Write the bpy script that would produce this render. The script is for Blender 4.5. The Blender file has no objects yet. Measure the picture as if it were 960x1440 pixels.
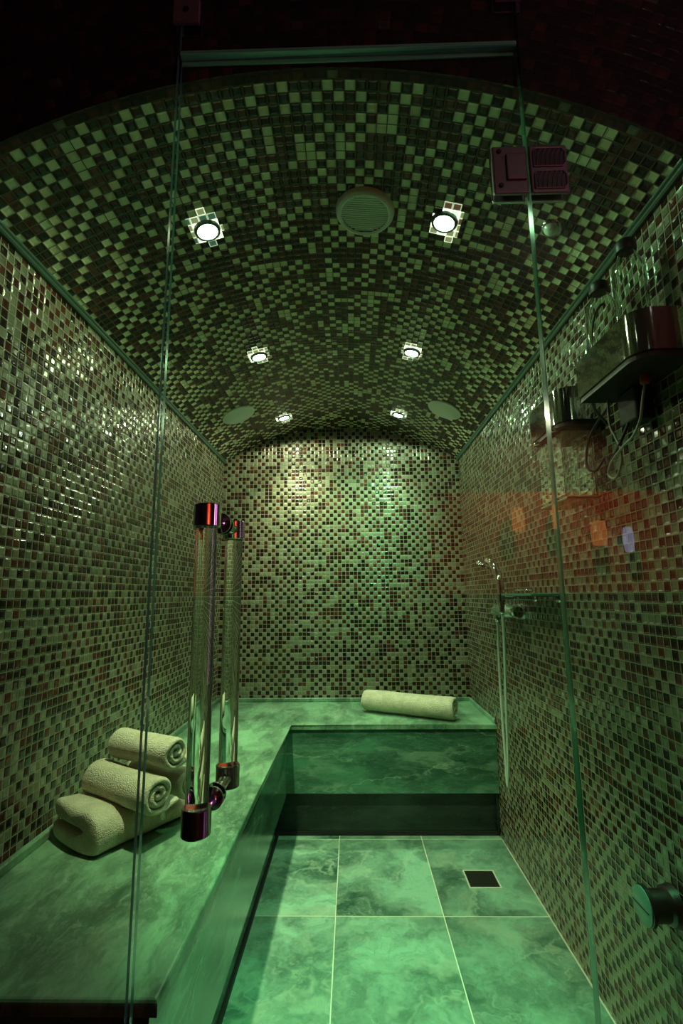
import bpy, bmesh, math, random
from mathutils import Vector, Matrix, noise
random.seed(7)
PI = math.pi
SC = bpy.context.scene
COL = SC.collection

# ------------------------------------------------------------------ room dimensions (metres)
XL, XR = -0.789, 0.667          # side walls
YF, YB = 0.84, 2.956            # facade plane, back wall
ZS, ZA = 1.926, 2.142           # spring and crown of the vault
XC = (XL + XR) / 2
HW = (XR - XL) / 2
RV = (HW * HW + (ZA - ZS) ** 2) / (2 * (ZA - ZS))
ZC = ZA - RV
AV = math.asin(HW / RV)
PT = 0.0235                     # mosaic pitch
ZB = 0.50                       # bench top
XT, XK = -0.3006, -0.314        # bench slab edge, bench panel
YBE = 2.440                     # back bench slab edge
YBP = 2.454                     # back bench panel
ZK = 0.195                      # top of the toe recess
DK = 0.046
YG = 0.80                       # glass plane

# ------------------------------------------------------------------ node helpers
def new_mat(name):
    m = bpy.data.materials.new(name); m.use_nodes = True
    nt = m.node_tree; nt.nodes.clear()
    out = nt.nodes.new('ShaderNodeOutputMaterial')
    return m, nt, out

class N:
    def __init__(s, nt): s.nt = nt
    def node(s, t, **kw):
        n = s.nt.nodes.new(t)
        for k, v in kw.items(): setattr(n, k, v)
        return n
    def set(s, sock, v):
        if hasattr(v, 'is_linked') or isinstance(v, bpy.types.NodeSocket): s.nt.links.new(v, sock)
        else: sock.default_value = v
    def math(s, op, a, b=0.0, c=None, clamp=False):
        n = s.node('ShaderNodeMath', operation=op, use_clamp=clamp)
        s.set(n.inputs[0], a); s.set(n.inputs[1], b)
        if c is not None: s.set(n.inputs[2], c)
        return n.outputs[0]
    def mix(s, f, a, b):
        n = s.node('ShaderNodeMix', data_type='RGBA')
        s.set(n.inputs[0], f)
        s.set(n.inputs[6], a if not isinstance(a, tuple) else a + (1,))
        s.set(n.inputs[7], b if not isinstance(b, tuple) else b + (1,))
        return n.outputs[2]
    def mixf(s, f, a, b):
        n = s.node('ShaderNodeMix', data_type='FLOAT')
        s.set(n.inputs[0], f); s.set(n.inputs[2], a); s.set(n.inputs[3], b)
        return n.outputs[0]
    def ramp(s, f, stops, interp='LINEAR'):
        n = s.node('ShaderNodeValToRGB'); cr = n.color_ramp; cr.interpolation = interp
        while len(cr.elements) > 1: cr.elements.remove(cr.elements[-1])
        cr.elements[0].position = stops[0][0]; cr.elements[0].color = tuple(stops[0][1]) + (1,)
        for p, c in stops[1:]:
            e = cr.elements.new(p); e.color = tuple(c) + (1,)
        s.set(n.inputs[0], f)
        return n.outputs[0]
    def smooth(s, v, lo, hi, a=0.0, b=1.0):
        n = s.node('ShaderNodeMapRange', interpolation_type='SMOOTHSTEP')
        s.set(n.inputs[0], v); n.inputs[1].default_value = lo; n.inputs[2].default_value = hi
        n.inputs[3].default_value = a; n.inputs[4].default_value = b
        return n.outputs[0]

def simple(name, color, rough=0.5, metal=0.0, bump=0.0, bscale=200.0, coat=0.0, spec=0.5):
    m, nt, out = new_mat(name); g = N(nt)
    p = g.node('ShaderNodeBsdfPrincipled')
    p.inputs['Base Color'].default_value = tuple(color) + (1,)
    p.inputs['Roughness'].default_value = rough; p.inputs['Metallic'].default_value = metal
    p.inputs['Coat Weight'].default_value = coat
    p.inputs['Specular IOR Level'].default_value = spec
    tc = g.node('ShaderNodeTexCoord')
    nz = g.node('ShaderNodeTexNoise'); nz.inputs['Scale'].default_value = bscale; nz.inputs['Detail'].default_value = 4
    nt.links.new(tc.outputs['Object'], nz.inputs['Vector'])
    g.set(p.inputs['Roughness'], g.mixf(nz.outputs[0], rough * 0.8, min(1, rough * 1.2)))
    if bump:
        b = g.node('ShaderNodeBump'); b.inputs['Strength'].default_value = bump; b.inputs['Distance'].default_value = 0.002
        nt.links.new(nz.outputs[0], b.inputs['Height']); nt.links.new(b.outputs[0], p.inputs['Normal'])
    nt.links.new(p.outputs[0], out.inputs[0])
    return m

def emitter(name, color, strength):
    m, nt, out = new_mat(name); g = N(nt)
    e = g.node('ShaderNodeEmission'); e.inputs[0].default_value = tuple(color) + (1,); e.inputs[1].default_value = strength
    nt.links.new(e.outputs[0], out.inputs[0]); return m

def mosaic(name, seed=0.0, p_even=0.88, p_odd=0.17, gloss=0.34, lk=1.0, grc=(.36, .36, .24), bmp=1.0, ck=1.0):
    m, nt, out = new_mat(name); g = N(nt)
    uv = g.node('ShaderNodeUVMap'); sp = g.node('ShaderNodeSeparateXYZ'); nt.links.new(uv.outputs[0], sp.inputs[0])
    u, v = sp.outputs[0], sp.outputs[1]
    cu, cv = g.math('FLOOR', u), g.math('FLOOR', v)
    fu, fv = g.math('SUBTRACT', u, cu), g.math('SUBTRACT', v, cv)
    cell = g.node('ShaderNodeCombineXYZ'); g.set(cell.inputs[0], g.math('ADD', cu, 0.37)); g.set(cell.inputs[1], g.math('ADD', cv, 0.61)); cell.inputs[2].default_value = seed + 0.21
    w1 = g.node('ShaderNodeTexWhiteNoise', noise_dimensions='3D'); nt.links.new(cell.outputs[0], w1.inputs[0])
    s1 = g.node('ShaderNodeSeparateColor'); nt.links.new(w1.outputs[1], s1.inputs[0])
    cell2 = g.node('ShaderNodeVectorMath', operation='ADD'); nt.links.new(cell.outputs[0], cell2.inputs[0]); cell2.inputs[1].default_value = (17.3, 5.1, 9.7)
    w2 = g.node('ShaderNodeTexWhiteNoise', noise_dimensions='3D'); nt.links.new(cell2.outputs[0], w2.inputs[0])
    s2 = g.node('ShaderNodeSeparateColor'); nt.links.new(w2.outputs[1], s2.inputs[0])
    par = g.math('FLOORED_MODULO', g.math('ADD', cu, cv), 2.0)
    par = g.math('GREATER_THAN', par, 0.5)
    dark = g.math('LESS_THAN', s1.outputs[0], g.mixf(par, p_odd, p_even))
    dcol = g.ramp(s1.outputs[1], [(0, (.020, .009, .007)), (.34, (.045, .016, .011)), (.58, (.095, .025, .017)), (.80, (.026, .014, .010)), (.92, (.14, .042, .026))], 'CONSTANT')
    lcol = g.ramp(s1.outputs[1], [(p_, tuple(c_ * lk for c_ in q_)) for p_, q_ in ((0, (.31, .31, .21)), (.38, (.23, .255, .165)), (.62, (.225, .205, .125)), (.85, (.28, .24, .15)))], 'CONSTANT')
    tcol = g.mix(dark, lcol, dcol)
    # streaky glass body
    tc = g.node('ShaderNodeTexCoord')
    nz = g.node('ShaderNodeTexNoise'); nz.inputs['Scale'].default_value = 90; nz.inputs['Detail'].default_value = 3
    nt.links.new(tc.outputs['Object'], nz.inputs['Vector'])
    tcol = g.mix(g.math('MULTIPLY', nz.outputs[0], 0.5), tcol, g.mix(dark, tuple(c_ * lk for c_ in (.16, .18, .11)), (.018, .010, .007)))
    # distance to the joint
    du = g.math('MINIMUM', fu, g.math('SUBTRACT', 1.0, fu)); dv = g.math('MINIMUM', fv, g.math('SUBTRACT', 1.0, fv))
    d = g.math('MINIMUM', du, dv)
    grout = g.math('LESS_THAN', d, 0.050)
    col = g.mix(grout, tcol, grc)
    pill = g.smooth(d, 0.04, 0.26)
    tilt = g.math('ADD', g.math('MULTIPLY', g.math('SUBTRACT', fu, .5), g.math('SUBTRACT', s2.outputs[0], .5)),
                  g.math('MULTIPLY', g.math('SUBTRACT', fv, .5), g.math('SUBTRACT', s2.outputs[1], .5)))
    h = g.math('ADD', g.math('MULTIPLY', pill, 0.055 * bmp), g.math('MULTIPLY', tilt, 0.10 * bmp))
    nz2 = g.node('ShaderNodeTexNoise'); nz2.inputs['Scale'].default_value = 60; nz2.inputs['Detail'].default_value = 1
    nt.links.new(tc.outputs['Object'], nz2.inputs['Vector'])
    h = g.math('ADD', h, g.math('MULTIPLY', nz2.outputs[0], 0.03))
    b = g.node('ShaderNodeBump'); b.inputs['Strength'].default_value = 1.0; b.inputs['Distance'].default_value = PT
    g.set(b.inputs['Height'], h)
    p = g.node('ShaderNodeBsdfPrincipled')
    g.set(p.inputs['Base Color'], col)
    g.set(p.inputs['Roughness'], g.mixf(grout, g.mixf(dark, gloss, .16 if gloss < .4 else .6), 0.75))
    g.set(p.inputs['Specular IOR Level'], g.mixf(grout, g.mixf(dark, .6, .25), .2))
    g.set(p.inputs['Coat Weight'], g.mixf(grout, g.mixf(dark, .8 * ck, .4 * ck), 0.0)); p.inputs['Coat Roughness'].default_value = .07
    nt.links.new(b.outputs[0], p.inputs['Normal']); nt.links.new(b.outputs[0], p.inputs['Coat Normal'])
    nt.links.new(p.outputs[0], out.inputs[0])
    return m

def marble(name, base=(.105, .275, .185), dark=(.03, .10, .065), vein=(.46, .64, .46), rough=.22, scale=1.0, tiles=False, aniso=(1, 1, 1), veinamt=.8, seed=0.0, thin=1.0, mist=1.0):
    m, nt, out = new_mat(name); g = N(nt)
    tc = g.node('ShaderNodeTexCoord'); vec = tc.outputs['Object']
    grout = None
    if tiles:
        sp = g.node('ShaderNodeSeparateXYZ'); nt.links.new(vec, sp.inputs[0])
        u = g.math('DIVIDE', g.math('SUBTRACT', sp.outputs[0], -.072), .375)
        v = g.math('DIVIDE', g.math('SUBTRACT', sp.outputs[1], 1.915), .545)
        cu, cv = g.math('FLOOR', u), g.math('FLOOR', v)
        fu, fv = g.math('SUBTRACT', u, cu), g.math('SUBTRACT', v, cv)
        eu = g.math('MULTIPLY', g.math('MINIMUM', fu, g.math('SUBTRACT', 1.0, fu)), .375)
        ev = g.math('MULTIPLY', g.math('MINIMUM', fv, g.math('SUBTRACT', 1.0, fv)), .545)
        grout = g.math('LESS_THAN', g.math('MINIMUM', eu, ev), .0016)
        # the slab grain was cut differently for each tile
        cc = g.node('ShaderNodeCombineXYZ'); g.set(cc.inputs[0], g.math('ADD', g.math('MULTIPLY', cu, 3.71), g.math('MULTIPLY', cv, 7.7))); g.set(cc.inputs[1], g.math('MULTIPLY', cv, 5.13)); g.set(cc.inputs[2], g.math('ADD', g.math('MULTIPLY', cu, 2.3), g.math('MULTIPLY', cv, 1.9)))
        va = g.node('ShaderNodeVectorMath', operation='ADD'); nt.links.new(vec, va.inputs[0]); nt.links.new(cc.outputs[0], va.inputs[1]); vec = va.outputs[0]
    mp = g.node('ShaderNodeMapping'); mp.inputs['Scale'].default_value = tuple(a * scale for a in aniso); mp.inputs['Location'].default_value = (seed, seed * 1.7, seed * .6)
    nt.links.new(vec, mp.inputs[0]); vec = mp.outputs[0]
    wn = g.node('ShaderNodeTexNoise'); wn.inputs['Scale'].default_value = 2.4; wn.inputs['Detail'].default_value = 5; wn.inputs['Roughness'].default_value = .62
    nt.links.new(vec, wn.inputs['Vector'])
    wm = g.node('ShaderNodeVectorMath', operation='MULTIPLY_ADD'); nt.links.new(wn.outputs[1], wm.inputs[0]); wm.inputs[1].default_value = (.55, .55, .55); nt.links.new(vec, wm.inputs[2])
    wv = wm.outputs[0]
    n1 = g.node('ShaderNodeTexNoise'); n1.inputs['Scale'].default_value = 3.0; n1.inputs['Detail'].default_value = 6; n1.inputs['Roughness'].default_value = .6; nt.links.new(wv, n1.inputs['Vector'])
    col = g.ramp(n1.outputs[0], [(.34, dark), (.49, base), (.62, tuple(min(1, c * 1.85) for c in base))])
    # mist of fine pale grain
    n3 = g.node('ShaderNodeTexNoise'); n3.inputs['Scale'].default_value = 26; n3.inputs['Detail'].default_value = 8; n3.inputs['Roughness'].default_value = .72; nt.links.new(wv, n3.inputs['Vector'])
    col = g.mix(g.math('MULTIPLY', g.smooth(n3.outputs[0], .47, .72), .55 * mist), col, tuple(c * .75 for c in vein))
    col = g.mix(g.math('MULTIPLY', g.smooth(n3.outputs[0], .50, .30), .35 * mist), col, dark)
    # ridged veins
    def veins(sc, w, off, amt, c):
        nonlocal col
        n = g.node('ShaderNodeTexNoise'); n.inputs['Scale'].default_value = sc; n.inputs['Detail'].default_value = 3; n.inputs['Roughness'].default_value = .5
        a = g.node('ShaderNodeVectorMath', operation='ADD'); nt.links.new(wv, a.inputs[0]); a.inputs[1].default_value = off; nt.links.new(a.outputs[0], n.inputs['Vector'])
        r = g.math('ABSOLUTE', g.math('SUBTRACT', n.outputs[0], .5))
        msk = g.smooth(r, 0.0, w, 1.0, 0.0)
        brk = g.node('ShaderNodeTexNoise'); brk.inputs['Scale'].default_value = sc * 1.6; brk.inputs['Detail'].default_value = 2; nt.links.new(a.outputs[0], brk.inputs['Vector'])
        msk = g.math('MULTIPLY', g.math('MULTIPLY', msk, g.smooth(brk.outputs[0], .42, .62)), amt)
        col = g.mix(msk, col, c)
    veins(1.7, .014, (3, 1, 2), veinamt * thin, vein)
    veins(3.6, .010, (9, 4, 7), veinamt * .75 * thin, vein)
    veins(2.2, .06, (5, 8, 1), veinamt * .7, vein)
    veins(3.0, .006, (1, 6, 3), .22, tuple(c * .3 for c in dark))
    p = g.node('ShaderNodeBsdfPrincipled')
    r = g.mixf(n3.outputs[0], rough * .75, rough * 1.3)
    if tiles:
        beam_tone = g.node('ShaderNodeCombineColor'); tv = g.math('SUBTRACT', .90, g.math('MULTIPLY', cu, .20))  # left beam's light painted in: tile colour darkens column by column to the right
        for i_ in range(3): g.set(beam_tone.inputs[i_], tv)
        mt = g.node('ShaderNodeMix', data_type='RGBA', blend_type='MULTIPLY'); mt.inputs[0].default_value = 1; g.set(mt.inputs[6], col); g.set(mt.inputs[7], beam_tone.outputs[0]); col = mt.outputs[2]
        col = g.mix(grout, col, (.70, .76, .60)); r = g.mixf(grout, r, .8)
    g.set(p.inputs['Base Color'], col); g.set(p.inputs['Roughness'], r)
    b = g.node('ShaderNodeBump'); b.inputs['Strength'].default_value = .18; b.inputs['Distance'].default_value = .002
    nt.links.new(n3.outputs[0], b.inputs['Height']); nt.links.new(b.outputs[0], p.inputs['Normal'])
    nt.links.new(p.outputs[0], out.inputs[0])
    return m

def glass_pane(name):
    m, nt, out = new_mat(name); g = N(nt)
    tr = g.node('ShaderNodeBsdfTransparent'); tr.inputs[0].default_value = (.955, .985, .965, 1)
    gl = g.node('ShaderNodeBsdfGlossy'); gl.inputs['Roughness'].default_value = 0.0
    fr = g.node('ShaderNodeFresnel'); fr.inputs[0].default_value = 1.5
    mx = g.node('ShaderNodeMixShader')
    geo = g.node('ShaderNodeNewGeometry')
    f = g.math('MULTIPLY', g.math('MULTIPLY', fr.outputs[0], 1.9), g.math('SUBTRACT', 1.0, geo.outputs['Backfacing']), clamp=True)
    g.set(mx.inputs[0], f)
    nt.links.new(tr.outputs[0], mx.inputs[1]); nt.links.new(gl.outputs[0], mx.inputs[2]); nt.links.new(mx.outputs[0], out.inputs[0])
    return m

def clear_glass(name, ior=1.49, tint=(.96, 1, .97)):
    m, nt, out = new_mat(name); g = N(nt)
    gb = g.node('ShaderNodeBsdfGlass'); gb.inputs['IOR'].default_value = ior; gb.inputs['Roughness'].default_value = 0.0; gb.inputs['Color'].default_value = tint + (1,)
    nt.links.new(gb.outputs[0], out.inputs[0]); return m

def towel_mat():
    m, nt, out = new_mat('cream_terry'); g = N(nt)
    tc = g.node('ShaderNodeTexCoord')
    n1 = g.node('ShaderNodeTexNoise'); n1.inputs['Scale'].default_value = 260; n1.inputs['Detail'].default_value = 4
    n2 = g.node('ShaderNodeTexVoronoi'); n2.inputs['Scale'].default_value = 330
    n3 = g.node('ShaderNodeTexNoise'); n3.inputs['Scale'].default_value = 30; n3.inputs['Detail'].default_value = 3
    for n in (n1, n2, n3): nt.links.new(tc.outputs['Object'], n.inputs['Vector'])
    col = g.mix(g.smooth(n3.outputs[0], .35, .7), (.52, .49, .36), (.66, .62, .47))
    col = g.mix(g.math('MULTIPLY', g.smooth(n1.outputs[0], .55, .35), .4), col, (.45, .42, .30))
    h = g.math('ADD', g.math('MULTIPLY', n1.outputs[0], .7), g.math('ADD', g.math('MULTIPLY', n2.outputs[0], -.5), g.math('MULTIPLY', n3.outputs[0], .9)))
    b = g.node('ShaderNodeBump'); b.inputs['Strength'].default_value = .9; b.inputs['Distance'].default_value = .0035; g.set(b.inputs['Height'], h)
    p = g.node('ShaderNodeBsdfPrincipled'); g.set(p.inputs['Base Color'], col); p.inputs['Roughness'].default_value = .95
    p.inputs['Sheen Weight'].default_value = .35; p.inputs['Specular IOR Level'].default_value = .1
    nt.links.new(b.outputs[0], p.inputs['Normal']); nt.links.new(p.outputs[0], out.inputs[0]); return m

M = dict(
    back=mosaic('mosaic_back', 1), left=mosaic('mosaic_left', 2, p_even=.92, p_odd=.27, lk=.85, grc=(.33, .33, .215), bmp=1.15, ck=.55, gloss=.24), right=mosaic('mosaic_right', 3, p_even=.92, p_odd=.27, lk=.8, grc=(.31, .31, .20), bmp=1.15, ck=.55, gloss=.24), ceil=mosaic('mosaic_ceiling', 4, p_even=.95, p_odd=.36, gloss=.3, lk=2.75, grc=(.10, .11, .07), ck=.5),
    front=mosaic('mosaic_front_shaded', 5, p_even=.99, p_odd=.97, gloss=.5, lk=.4, ck=.1, grc=(.03, .03, .025)),  # same mosaic as the room, the facade's shade put into darker tile colours
    floor=marble('marble_floor', base=(.165, .325, .235), tiles=True, rough=.33, veinamt=.6, thin=.7),
    slab=marble('marble_slab', base=(.125, .25, .155), dark=(.045, .11, .065), rough=.34, scale=1.3, aniso=(1.9, .9, 1), seed=2.3, veinamt=.32, thin=.5),
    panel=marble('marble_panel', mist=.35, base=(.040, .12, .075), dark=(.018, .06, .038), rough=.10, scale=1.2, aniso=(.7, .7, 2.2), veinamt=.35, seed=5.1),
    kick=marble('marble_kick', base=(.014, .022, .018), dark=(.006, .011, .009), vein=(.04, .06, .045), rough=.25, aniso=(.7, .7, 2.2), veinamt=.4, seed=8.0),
    trim=simple('trim_stone', (.06, .115, .085), .3),
    seal=simple('black_seal', (.008, .009, .008), .6),
    chrome=simple('chrome', (.78, .78, .78), .07, 1.0),
    steel=simple('polished_steel', (.68, .69, .66), .07, 1.0, bump=.12, bscale=35),
    darkmetal=simple('dark_bronze', (.10, .09, .085), .35, 1.0),
    drain=simple('drain_insert', (.035, .035, .03), .35, .6, bump=.4),
    drainframe=simple('drain_frame', (.75, .78, .66), .35, .4),
    plastic=simple('ivory_plastic', (.80, .82, .76), .3),
    ivory2=simple('speaker_cover', (.66, .72, .66), .5, bump=.3, bscale=900),
    rubber=simple('black_rubber', (.012, .012, .012), .45),
    tube=simple('clear_hose', (.36, .37, .30), .3),
    orange=simple('orange_connector', (.35, .10, .03), .4),
    glassedge=simple('glass_edge', (.07, .27, .17), .2, 0, coat=.5),
    litedge=simple('lit_glass_edge', (.22, .80, .45), .3, 0, coat=.3),  # brightness of the lit glass edge put into this green
    towel=towel_mat(), pane=glass_pane('pane_glass'), clear=clear_glass('clear_acrylic'), jar=clear_glass('jar_glass', 1.45),
    plaster=simple('lobby_plaster', (.10, .085, .08), .7, bump=.2),
    redwall=simple('red_plaster', (.55, .08, .04), .7, bump=.2),
    wood=simple('dark_wood', (.03, .018, .012), .4),
)
M['lens'] = emitter('lamp_lens', (.86, 1, .80), 60)
M['amber'] = emitter('amber_glow', (1, .25, .06), 2.6)
M['lilac'] = emitter('lilac_glow', (.70, .6, 1), 2.2)

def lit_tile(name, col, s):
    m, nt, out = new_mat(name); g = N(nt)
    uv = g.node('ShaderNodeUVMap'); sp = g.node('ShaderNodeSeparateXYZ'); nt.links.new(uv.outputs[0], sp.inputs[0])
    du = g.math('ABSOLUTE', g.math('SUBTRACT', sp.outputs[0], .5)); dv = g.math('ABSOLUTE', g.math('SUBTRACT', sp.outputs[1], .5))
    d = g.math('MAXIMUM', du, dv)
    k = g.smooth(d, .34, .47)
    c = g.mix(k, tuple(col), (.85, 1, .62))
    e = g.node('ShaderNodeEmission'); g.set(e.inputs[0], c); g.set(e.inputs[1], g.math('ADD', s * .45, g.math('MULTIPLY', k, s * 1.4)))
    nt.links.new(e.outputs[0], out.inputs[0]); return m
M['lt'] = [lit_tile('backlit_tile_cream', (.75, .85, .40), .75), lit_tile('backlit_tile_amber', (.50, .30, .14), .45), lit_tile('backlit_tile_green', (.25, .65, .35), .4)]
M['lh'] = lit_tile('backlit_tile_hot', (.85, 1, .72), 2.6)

# ------------------------------------------------------------------ mesh helpers
def link(name, me, mat=None, parent=None, smooth=False, loc=None):
    o = bpy.data.objects.new(name, me); COL.objects.link(o)
    if mat is not None:
        for x in (mat if isinstance(mat, (list, tuple)) else [mat]): me.materials.append(x)
    if smooth:
        for f in me.polygons: f.use_smooth = True
    if parent is not None: o.parent = parent
    if loc is not None: o.location = loc
    return o
def bm_obj(name, bm, mat=None, parent=None, smooth=False, loc=None, auto=None):
    bmesh.ops.recalc_face_normals(bm, faces=bm.faces[:])
    me = bpy.data.meshes.new(name)
    bm.to_mesh(me); bm.free()
    o = link(name, me, mat, parent, smooth, loc)
    if smooth and auto:
        try:
            me.set_sharp_from_angle(angle=math.radians(auto))
        except Exception: pass
    return o
def add_box(bm, x0, x1, y0, y1, z0, z1, bevel=0.0, seg=2):
    r = bmesh.ops.create_cube(bm, size=1.0)
    vs = r['verts']
    for v in vs: v.co = Vector((x0 + (v.co.x + .5) * (x1 - x0), y0 + (v.co.y + .5) * (y1 - y0), z0 + (v.co.z + .5) * (z1 - z0)))
    if bevel:
        es = list({e for v in vs for e in v.link_edges})
        bmesh.ops.bevel(bm, geom=es, offset=bevel, segments=seg, profile=.5, affect='EDGES')
def add_lathe(bm, prof, segs=40, mat=Matrix.Identity(4)):
    rings = []
    for r, z in prof:
        if r < 1e-6: rings.append([bm.verts.new(mat @ Vector((0, 0, z)))])
        else: rings.append([bm.verts.new(mat @ Vector((r * math.cos(2 * PI * k / segs), r * math.sin(2 * PI * k / segs), z))) for k in range(segs)])
    for a, b in zip(rings, rings[1:]):
        for k in range(segs):
            k2 = (k + 1) % segs
            va = [a[0]] if len(a) == 1 else [a[k], a[k2]]
            vb = [b[0]] if len(b) == 1 else [b[k2], b[k]]
            if len(va) + len(vb) > 2: bm.faces.new(va + vb)
def frame_to(p, d):
    d = Vector(d).normalized(); return Matrix.Translation(Vector(p)) @ d.to_track_quat('Z', 'Y').to_matrix().to_4x4()
def catmull(pts, n=8):
    P = [Vector(p) for p in pts]; P = [P[0] * 2 - P[1]] + P + [P[-1] * 2 - P[-2]]
    out = []
    for i in range(1, len(P) - 2):
        for k in range(n):
            t = k / n; a, b, c, d = P[i - 1:i + 3]
            out.append(.5 * ((2 * b) + (c - a) * t + (2 * a - 5 * b + 4 * c - d) * t * t + (3 * b - a - 3 * c + d) * t ** 3))
    out.append(P[-2]); return out
def add_tube(bm, pts, r, segs=12, n=8, smooth=True, rf=None):
    path = catmull(pts, n) if smooth else [Vector(p) for p in pts]
    rings = []; up = None
    for i, p in enumerate(path):
        t = (path[min(i + 1, len(path) - 1)] - path[max(i - 1, 0)]).normalized()
        if up is None: up = t.orthogonal().normalized()
        up = (up - t * up.dot(t)).normalized(); s = t.cross(up)
        rr = rf(i / (len(path) - 1)) if rf else r
        rings.append([bm.verts.new(p + (up * math.cos(2 * PI * k / segs) + s * math.sin(2 * PI * k / segs)) * rr) for k in range(segs)])
    for a, b in zip(rings, rings[1:]):
        for k in range(segs): bm.faces.new([a[k], a[(k + 1) % segs], b[(k + 1) % segs], b[k]])
    bm.faces.new(rings[0][::-1]); bm.faces.new(rings[-1])
def tag(o, label, cat, group=None):
    o['label'] = label; o['category'] = cat
    if group: o['group'] = group
    return o
def empty(name, loc, label=None, cat=None, group=None):
    o = bpy.data.objects.new(name, None); COL.objects.link(o); o.location = loc; o.empty_display_size = .05
    if label: tag(o, label, cat, group)
    return o
def structure(o): o['kind'] = 'structure'; return o
def copy_tree(o, parent=None):
    c = o.copy(); COL.objects.link(c); c.parent = parent
    for ch in list(o.children): copy_tree(ch, c)
    return c

# ------------------------------------------------------------------ room shell
def quad_wall(name, pts, uvs, mat, thick_dir, th=.05):
    """a wall slab: front polygon with tile UVs, extruded backwards"""
    me = bpy.data.meshes.new(name); n = len(pts)
    P = [Vector(p) for p in pts]; Q = [p + Vector(thick_dir) * th for p in P]
    faces = [list(range(n)), list(range(2 * n - 1, n - 1, -1))] + [[i, n + i, n + (i + 1) % n, (i + 1) % n] for i in range(n)]
    me.from_pydata([tuple(p) for p in P + Q], [], faces)
    uvl = me.uv_layers.new(name='UVMap'); allu = list(uvs) * 2
    for l in me.loops: uvl.data[l.index].uv = allu[l.vertex_index]
    o = link(name, me, mat); return structure(o)

def zz(x): return ZC + math.sqrt(RV * RV - (x - XC) ** 2)
# back wall with its arched head
pts = [(XL, YB, -.05), (XR, YB, -.05)] + [(XR - (XR - XL) * k / 32, YB, zz(XR - (XR - XL) * k / 32)) for k in range(33)]
quad_wall('wall_back', pts, [((p[0] - XL) / PT + .0, (p[2] - ZB - .02) / PT + .35) for p in pts], M['back'], (0, 1, 0))
for nm, x, sgn, m in (('wall_left', XL, -1, M['left']), ('wall_right', XR, 1, M['right'])):
    pts = [(x, YF, -.05), (x, YB, -.05), (x, YB, ZS), (x, YF, ZS)]
    quad_wall(nm, pts, [((YB - p[1]) / PT + 200, (p[2] - ZB - .02) / PT + .35) for p in pts], m, (sgn, 0, 0))
# vault
me = bpy.data.meshes.new('ceiling'); vs = []; fs = []; NS = 72
for k in range(NS + 1):
    a = -AV + 2 * AV * k / NS
    for y in (YF, YB):
        for rr in (RV, RV + .05): vs.append((XC + rr * math.sin(a), y, ZC + rr * math.cos(a)))
for k in range(NS):
    b = 4 * k
    fs += [[b, b + 4, b + 6, b + 2], [b + 1, b + 3, b + 7, b + 5]]
me.from_pydata(vs, [], fs); uvl = me.uv_layers.new(name='UVMap')
for l in me.loops:
    i = l.vertex_index; a = -AV + 2 * AV * (i // 4) / NS; y = vs[i][1]
    uvl.data[l.index].uv = (a * RV / PT + 100.5, (YB - y) / PT)
for p in me.polygons: p.use_smooth = True
structure(link('ceiling', me, M['ceil']))
# facade wall above and beside the arched opening, seen from the lobby
bm = bmesh.new()
OUT = [(-3.0, -.05), (-3.0, 2.75), (3.0, 2.75), (3.0, -.05)]
arch = [(XL, -.05), (XL, ZS)] + [(XC + RV * math.sin(-AV + 2 * AV * k / 48), ZC + RV * math.cos(-AV + 2 * AV * k / 48)) for k in range(1, 48)] + [(XR, ZS), (XR, -.05)]
uvl = bm.loops.layers.uv.new('UVMap')
y0, y1 = .818, YF - .0005
def outer(pt):
    x, z = pt
    if z < ZS: return (-3.0 if x < XC else 3.0, z)
    d = Vector((x - XC, z - ZC)).normalized(); t = (2.75 - ZC) / d.y
    return (XC + d.x * t, 2.75)
ring_in = arch; ring_out = [outer(p) for p in arch]
def polar(x, z):
    if z < ZS - 1e-4: return (x / PT, z / PT)
    return (math.atan2(x - XC, z - ZC) * RV / PT, (math.hypot(x - XC, z - ZC) - RV) / PT)
for i in range(len(arch) - 1):
    a, b, c, d = ring_in[i], ring_in[i + 1], ring_out[i + 1], ring_out[i]
    if i == 1: d = (-3.0, ZS)
    if i == len(arch) - 3: c = (3.0, ZS)
    for y in (y0,):
        f = bm.faces.new([bm.verts.new((p[0], y, p[1])) for p in (a, b, c, d)])
        for l in f.loops:
            l[uvl].uv = polar(l.vert.co.x, l.vert.co.z)
    for (p, q) in ((a, b),):
        f = bm.faces.new([bm.verts.new((p[0], y0, p[1])), bm.verts.new((p[0], y1, p[1])), bm.verts.new((q[0], y1, q[1])), bm.verts.new((q[0], y0, q[1]))])
        for l in f.loops:
            pu = polar(l.vert.co.x, l.vert.co.z); l[uvl].uv = (pu[0], l.vert.co.y / PT)
# corner infill triangles left and right of the fan
for sx in (-1, 1):
    pts = [(-3.0, ZS), (-3.0, 2.75), outer(ring_in[1])] if sx < 0 else [(3.0, ZS), outer(ring_in[-2]), (3.0, 2.75)]
    pts = [(sx * 3.0, ZS), (sx * 3.0, 2.75), outer((XL, ZS) if sx < 0 else (XR, ZS))]
    inner = (XL, ZS) if sx < 0 else (XR, ZS)
    f = bm.faces.new([bm.verts.new((p[0], y0 + .0004, p[1])) for p in (inner, pts[0], pts[1], pts[2])])
    for l in f.loops: l[uvl].uv = (l.vert.co.x / PT, l.vert.co.z / PT)
me = bpy.data.meshes.new('wall_front'); bm.to_mesh(me); bm.free()
structure(link('wall_front', me, M['front']))
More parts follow.
